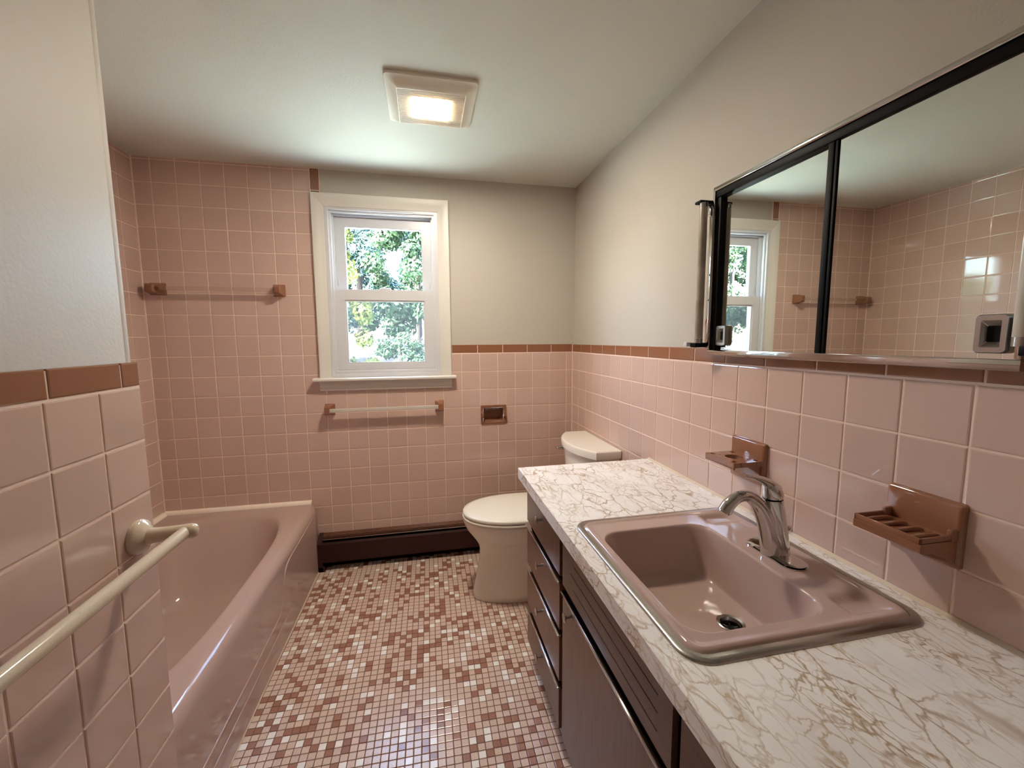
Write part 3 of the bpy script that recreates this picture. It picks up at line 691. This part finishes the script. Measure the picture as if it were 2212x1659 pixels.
# ------------------------------------------------------------------ faucet
FYc, FXc, FZ0 = -1.730, -.134, DZ-.0005
fa = empty('faucet', (FXc, FYc, FZ0), label='chrome single-lever faucet behind the sink bowl', cat='faucet')
pl = [resample(rr2(FXc, FYc, .030-i, .075-i, .029-i, 10), 64) for i in (0, 0, .002, .007, .013)]
loft('base_plate', [[(x, y, FZ0+z) for x, y in p] for p, z in zip(pl, (0, .0035, .0065, .009, .0105))], M_CHROME, fa, smooth=50)
col = spline([(-.132, FYc, .829), (-.135, FYc, .86), (-.141, FYc, .90), (-.147, FYc, .935), (-.1495, FYc, .956)], 5)
nc = len(col)
tube('body', col, [.0285-.0075*(i/(nc-1))**.8 for i in range(nc)], M_CHROME, fa, n=32)
sp = spline([(-.141, FYc, .831), (-.150, FYc, .868), (-.166, FYc, .910), (-.189, FYc, .946), (-.216, FYc, .9665), (-.242, FYc, .9665), (-.262, FYc, .953), (-.2735, FYc, .9365)], 6)
ns = len(sp)
sr = [.0265, .0240, .0200, .0158, .0128, .0126, .0136, .0146]
tube('spout', sp, [sr[min(i//6, 7)]+(sr[min(i//6+1, 7)]-sr[min(i//6, 7)])*(i % 6)/6 for i in range(ns)], M_CHROME, fa, n=32)
lathe('aerator', [(.0, 0), (.0118, 0), (.0118, .003), (.0, .003)], (-.5, 0, -.82), (-.2737, FYc, .9362), M_STEEL, fa, 24)
hb = loft('handle', [[(-.150+r_*math.cos(a)+ox, FYc+r_*math.sin(a), z) for a in [2*math.pi*j/32 for j in range(32)]] for r_, z, ox in ((.0205, .9585, 0), (.0218, .963, 0), (.0215, .972, -.001), (.0195, .982, -.004), (.0150, .990, -.010), (.007, .994, -.015))], M_CHROME, fa, smooth=50)
lvp = spline([(-.146, FYc, .976), (-.160, FYc, .989), (-.178, FYc, 1.000), (-.203, FYc, 1.010), (-.227, FYc, 1.0155)], 6)
nl_ = len(lvp)
tube('lever', lvp, [.0165-.0100*i/(nl_-1) for i in range(nl_)], M_CHROME, hb, n=20, ell=[(1.0, .95-.45*i/(nl_-1)) for i in range(nl_)])
tube('lift_rod', [(-.1075, FYc-.004, .831), (-.1075, FYc-.004, .884)], .0022, M_CHROME, fa, n=10)
lathe('lift_knob', [(.0, 0), (.003, 0), (.0055, .006), (.0055, .010), (.0, .013)], (.35, -.2, 1), (-.1075, FYc-.004, .878), M_CHROME, fa, 16)

# ------------------------------------------------------------------ ceramic wall fittings
def post(parent, x, z, hw, hh, toward, m=M_CAP, depth=.066):
    """square-footed ceramic bracket on the back wall; toward = +1/-1, the side on which the rod enters"""
    P = []
    for yy, a, b, sh in ((0, 1, 1, 0), (-.004, 1, 1, 0), (-.007, .93, .93, 0), (-.014, .84, .90, -.02), (-.026, .72, .84, -.08), (-.040, .62, .78, -.16), (-.054, .56, .72, -.22), (-.062, .50, .64, -.22), (-.066, .40, .52, -.22)):
        P.append([(p[0], yy*depth/.066, p[1]) for p in rr2(x+sh*hw*toward, z, hw*a, hh*b, min(hw, hh)*.16*max(a, .5), 4)])
    return loft('bracket', P, m, parent, smooth=40)
tb = empty('towel_bar', (-1.94, -.01, 1.587), label='clear acrylic towel bar on brown ceramic brackets above the tub', cat='towel bar')
post(tb, -2.243, 1.586, .037, .031, 1); post(tb, -1.673, 1.588, .030, .032, -1)
def rod(parent, x0, x1, y, z, h, m): return loft('rod', [[(xx, yy, zz) for yy, zz in rr2(y, z, h, h, .0022, 3)] for xx in (x0, x1)], m, parent, smooth=30)
rod(tb, -2.232, -1.682, -.046, 1.587, .0095, M_ACRYL)
tb2 = empty('towel_bar', (-1.14, -.01, .928), label='frosted towel bar on brown ceramic brackets below the window', cat='towel bar')
post(tb2, -1.4475, .930, .026, .032, 1); post(tb2, -.8358, .928, .026, .034, -1)
rod(tb2, -1.440, -.843, -.048, .928, .0105, M_FROST)

# recessed paper holder
ph = empty('paper_holder', (-.51, 0, .86), label='brown ceramic toilet paper holder recessed in the back wall', cat='paper holder')
fr_ = slab_me('frame', (-.5885, -.429), (.801, .9185), [(HX0, HX1, HZ0, HZ1)], .010, -.007, lambda u, v, w_: (u, w_, v))
bm = bmesh.new(); bm.from_mesh(fr_); bmesh.ops.bevel(bm, geom=[e for e in bm.edges if e.calc_face_angle(0) > .5], offset=.003, segments=2, affect='EDGES'); bm.to_mesh(fr_); bm.free()
link('frame', fr_, M_CAP, ph, 40)
def rec(y, i): return [(p[0], y, p[1]) for p in rr2(-.51, .860, .0625-i, .0425-i, .006, 4)]
loft('recess', [rec(-.004, .0005), rec(.03, .002), rec(.055, .008), rec(.062, .02)], M_CAP, ph, cap0=False, cap1=True, smooth=50)
for s in (-1, 1):
    loft('spindle_lug', [[(-.51+s*(.069+dx), -.004-yy, .862+zz) for zz, dx in ((-.026*k, 0), (-.020*k, .006), (.020*k, .006), (.026*k, 0), (.020*k, -.006), (-.020*k, -.006))] for yy, k in ((0, 1), (.008, .95), (.018, .7), (.024, .4))], M_CAP, ph, smooth=50)

# soap dish and tumbler holder on the right wall
def plate(parent, y0, y1, z0, z1, d=.011):
    yc, zc = (y0+y1)/2, (z0+z1)/2
    return loft('back_plate', [[(-xx, p[0], p[1]) for p in rr2(yc, zc, abs(y1-y0)/2-i, (z1-z0)/2-i, .004, 4)] for xx, i in ((-.010, 0), (.006, 0), (d-.002, .0015), (d, .005))], M_CAP, parent, smooth=40)
sd = empty('soap_dish', (-.01, -1.924, .97), label='brown ceramic ridged soap dish on the right wall tiles', cat='soap dish')
plate(sd, -1.862, -1.986, .910, 1.028)
def tray(parent, y0, y1, xf, z1, holes=None):
    prof = [(-.006, z1), (xf+.004, z1), (xf, z1-.003), (xf, z1-.016), (xf+.004, z1-.0185), (xf+.03, z1-.021), (-.025, z1-.034), (-.006, z1-.05)]
    return prism('tray', prof, 'y', y0, y1, M_CAP, parent, smooth=30)
ty = tray(sd, -1.867, -1.981, -.094, .9655)
for a, b in (((-.094, -1.867), (-.094, -1.981)), ((-.094, -1.867), (-.012, -1.867)), ((-.094, -1.981), (-.012, -1.981))):
    sx = .0045 if a[0] == b[0] else 0; sy = .0045 if a[1] == b[1] else 0
    y0, y1 = a[1], b[1]
    if sy: y0 = a[1]-(.0 if a[1] > -1.9 else -.0045); y1 = y0-.0045
    box('lip', (a[0], y0, .9625), (b[0]+sx, y1, .9745), M_CAP, sd, .0018, 2)
for k in range(4):
    y = -1.885-k*.0255
    tube('ridge', [(-.084, y+.003, .9655), (-.070, y+.001, .968), (-.040, y-.002, .969), (-.030, y-.003, .9655)], .0042, M_CAP, sd, n=12)
for y in (-1.871, -1.977): box('corner_lug', (-.026, y-.005, .96), (-.009, y+.005, .983), M_CAP, sd, .0035, 3)
th_ = empty('tumbler_holder', (-.01, -1.49, .97), label='brown ceramic toothbrush and tumbler holder behind the faucet', cat='toothbrush holder')
plate(th_, -1.4265, -1.5540, .908, 1.0275)
# shelf with one large and four small round holes: bridge every hole to its own square cell
def holed(name, cells, z0, z1, m, parent, n=24):
    v = []; fc = []
    for (x0, x1, y0, y1, hx, hy, hr) in cells:
        if hr == 0:
            b = len(v); v += [(x, y, z) for z in (z0, z1) for x, y in ((x0, y0), (x1, y0), (x1, y1), (x0, y1))]
            fc += [(b, b+1, b+2, b+3), (b+4, b+5, b+6, b+7)]+[(b+k, b+(k+1) % 4, b+4+(k+1) % 4, b+4+k) for k in range(4)]; continue
        sq_ = []
        for k in range(n):
            a = 2*math.pi*k/n; c, s = math.cos(a), math.sin(a)
            tx = ((x1-hx) if c > 0 else (hx-x0))/max(abs(c), 1e-6); ty_ = ((y1-hy) if s > 0 else (hy-y0))/max(abs(s), 1e-6); t = min(tx, ty_)
            sq_.append((hx+c*t, hy+s*t))
        ci = [(hx+hr*math.cos(2*math.pi*k/n), hy+hr*math.sin(2*math.pi*k/n)) for k in range(n)]
        b = len(v)
        for z in (z0, z1): v += [(x, y, z) for x, y in sq_]+[(x, y, z) for x, y in ci]
        for k in range(n):
            q = (k+1) % n
            fc += [(b+k, b+q, b+n+q, b+n+k), (b+2*n+k, b+2*n+q, b+3*n+q, b+3*n+k), (b+n+k, b+n+q, b+3*n+q, b+3*n+k), (b+k, b+q, b+2*n+q, b+2*n+k)]
    me = bpy.data.meshes.new(name); me.from_pydata(v, [], fc); me.validate()
    bm = bmesh.new(); bm.from_mesh(me); bmesh.ops.remove_doubles(bm, verts=bm.verts, dist=.0002)
    seen = {}
    for f_ in bm.faces[:]:
        key = tuple(sorted(v_.index for v_ in f_.verts)); seen.setdefault(key, []).append(f_)
    bmesh.ops.delete(bm, geom=[f_ for L_ in seen.values() if len(L_) > 1 for f_ in L_], context='FACES')
    bmesh.ops.recalc_face_normals(bm, faces=bm.faces); bm.to_mesh(me); bm.free()
    return link(name, me, m, parent, 40)
ya, yb, yc_, yd = -1.549, -1.5215, -1.4595, -1.432
X0, X1, X2, X3 = -.102, -.078, -.030, -.006
cells = []
for (x0, x1) in ((X0, X1), (X1, X2), (X2, X3)):
    for (y0, y1) in ((ya, yb), (yb, yc_), (yc_, yd)):
        if x0 == X1 and y0 == yb: cells.append((x0, x1, y0, y1, (x0+x1)/2, (y0+y1)/2, .0228))
        elif x0 != X1 and y0 != yb: cells.append((x0, x1, y0, y1, (x0+x1)/2+(.002 if x0 == X0 else -.003), (y0+y1)/2, .0068))
        else: cells.append((x0, x1, y0, y1, 0, 0, 0))
# the tall cell is widened by an oval: the tumbler ring
holed('shelf', cells, .966, .9795, M_CAP, th_)
box('shelf_skirt', (-.102, -1.549, .9610), (-.097, -1.432, .966), M_CAP, th_, .001)
prism('shelf_bracket', [(-.006, .966), (-.055, .966), (-.02, .945), (-.006, .930)], 'y', -1.545, -1.533, M_CAP, th_)
prism('shelf_bracket', [(-.006, .966), (-.055, .966), (-.02, .945), (-.006, .930)], 'y', -1.448, -1.436, M_CAP, th_)

# towel rail on the partition
gr = empty('towel_rail', (XP, -1.83, .935), label='beige ceramic towel rail on the left partition tiles', cat='towel rail')
def rail_post(y):
    pr = lathe('rosette', [(.0, 0), (.034, 0), (.0345, .006), (.032, .011), (.024, .016), (.0165, .022)], (1, 0, 0), (XP+.0005, y, .9335), M_BEIGE, gr, 32)
    tube('arm', [(XP+.014, y, .9335), (XP+.030, y, .9345), (XP+.055, y, .936), (XP+.080, y, .937), (XP+.096, y, .937), (XP+.103, y, .937), (XP+.107, y, .937)], [.0185, .0150, .0135, .0140, .0148, .0125, .005], M_BEIGE, gr, n=24)
rail_post(-1.580); rail_post(-2.150)
tube('rail', [(XP+.086, -1.585, .9375), (XP+.086, -2.145, .9375)], .0118, M_BEIGE, gr, n=24)

# ------------------------------------------------------------------ mirrored medicine cabinet
mc = empty('medicine_cabinet', (0, -1.685, 1.52), label='mirrored sliding-door medicine cabinet with black tracks above the countertop', cat='medicine cabinet')
MY0, MY1, MZ0, MZ1 = -1.320, -2.042, 1.2640, 1.7775
FXM = -.030
box('backing', (.0145, MY0-.004, MZ0+.004), (-.002, MY1+.004, MZ1-.004), M_DARK, mc)
def strip(name, y0, y1, z0, z1, x0, x1, m, parent=mc, bev=.0015): return box(name, (x0, y0, z0), (x1, y1, z1), m, parent, bev, 2)
strip('frame_rail', MY0, MY1, MZ1-.0125, MZ1, .013, FXM, M_CHROME)
strip('frame_rail', MY0, MY1, MZ0, MZ0+.018, -.001, FXM, M_CHROME)
strip('frame_stile', MY0, MY0-.009, MZ0+.018, MZ1-.0125, .0, FXM, M_CHROME)
strip('frame_stile', MY1+.009, MY1, MZ0+.018, MZ1-.0125, .0, FXM, M_CHROME)
strip('track', MY0-.009, MY1+.009, MZ1-.032, MZ1-.0125, -.003, FXM+.004, M_BLACK)
ml = strip('mirror_door', MY0-.022, -1.712, MZ0+.017, MZ1-.030, -.004, -.0105, M_MIRROR, bev=0)
mr_ = strip('mirror_door', -1.700, MY1+.011, MZ0+.017, MZ1-.030, -.0125, -.0185, M_MIRROR, bev=0)
strip('door_edge', MY0-.010, MY0-.027, MZ0+.018, MZ1-.032, -.004, -.022, M_BLACK, ml)
strip('door_edge', -1.692, -1.706, MZ0+.018, MZ1-.032, -.004, -.024, M_BLACK, mr_)
strip('door_edge', -1.708, -1.714, MZ0+.018, MZ1-.032, -.018, -.022, M_BLACK, mr_, .0008)
def pull(parent, yc, zc, x):
    rr_ = lambda hy, hz, r_, xx: [(xx, p[0], p[1]) for p in rr2(yc, zc, hy, hz, r_, 5)]
    loft('finger_pull', [rr_(.021, .031, .007, x), rr_(.021, .031, .007, x-.010), rr_(.0195, .0295, .006, x-.013), rr_(.0125, .0215, .002, x-.013), rr_(.0085, .0125, .002, x-.004)], M_STEEL, parent, cap0=True, cap1=False, smooth=30)
    box('pull_recess', (x-.0035, yc-.012, zc-.021), (x-.0045, yc+.012, zc+.021), M_BLACK, parent)
pull(ml, -1.372, 1.326, -.0105); pull(mr_, -2.004, 1.322, -.0185)

def side_light(yp, s, label):
    """tube light beside the mirror; yp = centre of the chrome plate, s = +1 window side"""
    L_ = empty('vanity_light', (0, yp, 1.52), label=label, cat='wall light')
    box('reflector', (.0135, yp-.013, 1.285), (-.012, yp+.013, 1.752), M_CHROME, L_, .0015, 2)
    for zz in (1.44, 1.52): lathe('screw', [(.0, 0), (.003, 0), (.0025, .0012), (.0, .0016)], (-1, 0, 0), (-.012, yp, zz), M_BLACK, L_, 12)
    xt, yt = -.052, yp-.012*s
    lathe('tube', [(.0, 0), (.0118, .0), (.0122, .002), (.0122, .428), (.0118, .430), (.0, .430)], (0, 0, 1), (xt, yt, 1.304), M_TUBE, L_, 24)
    for z0 in (1.303, 1.722): lathe('tube_cap', [(.0, 0), (.0124, 0), (.0124, .014), (.0, .014)], (0, 0, 1), (xt, yt, z0), M_STEEL, L_, 24)
    box('top_holder', (-.010, yp-.017, 1.735), (-.068, yp+.012, 1.744), M_BLACK, L_, .003, 2)
    box('bottom_holder', (-.010, yp-.017, 1.289), (-.066, yp+.010, 1.304), M_BLACK, L_, .002, 2)
    box('socket', (-.012, yp-.008, 1.700), (-.024, yp+.006, 1.735), M_STEEL, L_, .003, 2)
    if s > 0: box('rocker_switch', (-.062, yp+.011, 1.2915), (-.078, yp+.028, 1.3060), M_VINYL, L_, .002, 2)
    return L_
side_light(-1.296, 1, 'unlit fluorescent tube light on the window side of the mirror')
side_light(-2.066, -1, 'unlit fluorescent tube light at the near end of the mirror, cut by the frame')

# ------------------------------------------------------------------ outside the window
gv = []; gf = []
xs = [-20+i*2 for i in range(22)]; ys = [.5, 3, 6, 9, 12, 16, 20, 34]
zs = [-.6, -.5, -.2, .35, .85, 1.1, 1.3, 1.6]
for j, y in enumerate(ys):
    for x in xs: gv.append((x, y, zs[j]+random.uniform(-.06, .06)))
for j in range(len(ys)-1):
    for i in range(len(xs)-1): a = j*len(xs)+i; gf.append((a, a+1, a+1+len(xs), a+len(xs)))
gm = link('ground', mesh('ground', gv, gf), [M_BOUNCE, M_GRAVEL], smooth=60, kind='structure')
for p_ in gm.data.polygons: p_.material_index = 0 if p_.center.y < 6.0 else 1
LF = [leaf_mat('leaf_lime', (46, 60, 18), (76, 82, 32)), leaf_mat('leaf_green', (20, 46, 28), (50, 72, 48)), leaf_mat('leaf_blue_green', (16, 44, 42), (44, 68, 66)), leaf_mat('leaf_grey', (46, 54, 58), (76, 80, 88))]
def tree(name, x, y, z, h, r_, kind, nleaf, leaf, label, group=None, low=.1):
    if 'bush' in name: low = .0
    t = empty(name, (x, y, z), label=label, cat='tree' if 'tree' in name or 'conifer' in name else 'bush', group=group)
    tube('trunk', [(x, y, z), (x+.05, y, z+h*.4), (x-.03, y+.05, z+h*.85)], [r_*.07+.03, r_*.05+.02, .02], M_BARK, t, n=8)
    v = []; fc = []; g = random.Random(int(x*100+y*7))
    clumps = []
    for k in range(46):
        f_ = g.random(); zz = low+(1-low)*f_
        rad = r_*(math.sin(math.pi*min(1, .18+zz*.80))**.7 if kind != 2 else (1.05-zz)*.95)
        a = g.uniform(0, 2*math.pi); q = rad*math.sqrt(g.uniform(.25, 1)); clumps.append((x+q*math.cos(a), y+q*math.sin(a), z+h*zz, r_*g.uniform(.16, .34)))
    for k in range(nleaf):
        cx_, cy_, cz_, cr = g.choice(clumps)
        d = Vector((g.gauss(0, 1), g.gauss(0, 1), g.gauss(0, .8))).normalized()*cr*g.uniform(.55, 1)
        p = Vector((cx_, cy_, cz_))+d
        nrm = (d.normalized()+Vector((g.uniform(-.6, .6), g.uniform(-.6, .6), g.uniform(.0, .9)))).normalized()
        s = nrm.cross(Vector((g.uniform(-1, 1), g.uniform(-1, 1), g.uniform(-1, 1)))).normalized(); u = nrm.cross(s)
        l, w_ = leaf*g.uniform(.7, 1.3), leaf*.5*g.uniform(.7, 1.2); b = len(v)
        v += [tuple(p-u*l*.5), tuple(p+s*w_*.5-nrm*.01), tuple(p+u*l*.5), tuple(p-s*w_*.5-nrm*.01)]; fc.append((b, b+1, b+2, b+3))
    me = bpy.data.meshes.new('foliage'); me.from_pydata(v, [], fc); me.update()
    link('foliage', me, LF[kind], t, kind='stuff'); return t
tree('maple_tree', -2.72, 6.4, -.4, 4.2, .86, 0, 6500, .13, 'yellow-green leafy tree at the left edge of the window')
tree('leafy_tree', -4.6, 10.2, .1, 4.8, 1.5, 1, 6500, .17, 'mid green leafy tree behind the yellow-green one outside')
tree('leafy_tree', -1.15, 13.8, .7, 6.4, 2.0, 1, 13000, .2, 'broad green leafy tree in the middle of the window view')
tree('conifer_tree', -4.1, 20.2, .9, 9.8, 2.5, 2, 14000, .24, 'blue-green conifer deep behind the other trees outside')
tree('conifer_tree', -1.5, 27.6, 1.4, 12.5, 2.7, 2, 14000, .28, 'tall blue-green conifer behind the broad middle tree')
tree('leafy_tree', 17.2, 11.2, .3, 3.5, 1.5, 1, 6000, .18, 'leafy tree outside, seen only reflected in the tub wall tiles')
tree('leafy_tree', -10.4, 11.8, .4, 6.0, 2.0, 1, 9000, .2, 'green leafy tree beyond the window, seen only in the mirror')
tree('leafy_tree', -15.4, 17.4, .7, 7.6, 2.2, 1, 8000, .24, 'tall leafy tree farthest left outside, seen only in the mirror')
tree('leafy_tree', 3.9, 13.0, .3, 5.4, 1.7, 1, 7000, .18, 'green leafy tree right of the window view outside')
tree('added_leafy_bush', -1.55, 8.6, .1, 1.45, .62, 1, 3600, .1, 'low green bush added to cover bright ground at the foot of the window view')  # bush added to hide overbright ground from the camera
tree('added_grey_bush', -.2, 10.4, .2, 1.6, .75, 3, 4200, .09, 'grey bush added to cover bright ground low at the right of the window view')  # added bush, stands in for the pale ground that rendered too bright
tree('added_grey_bush', -7.6, 9.6, .2, 1.7, .8, 3, 4200, .09, 'grey bush added outside to cover bright ground, seen only in the mirror')
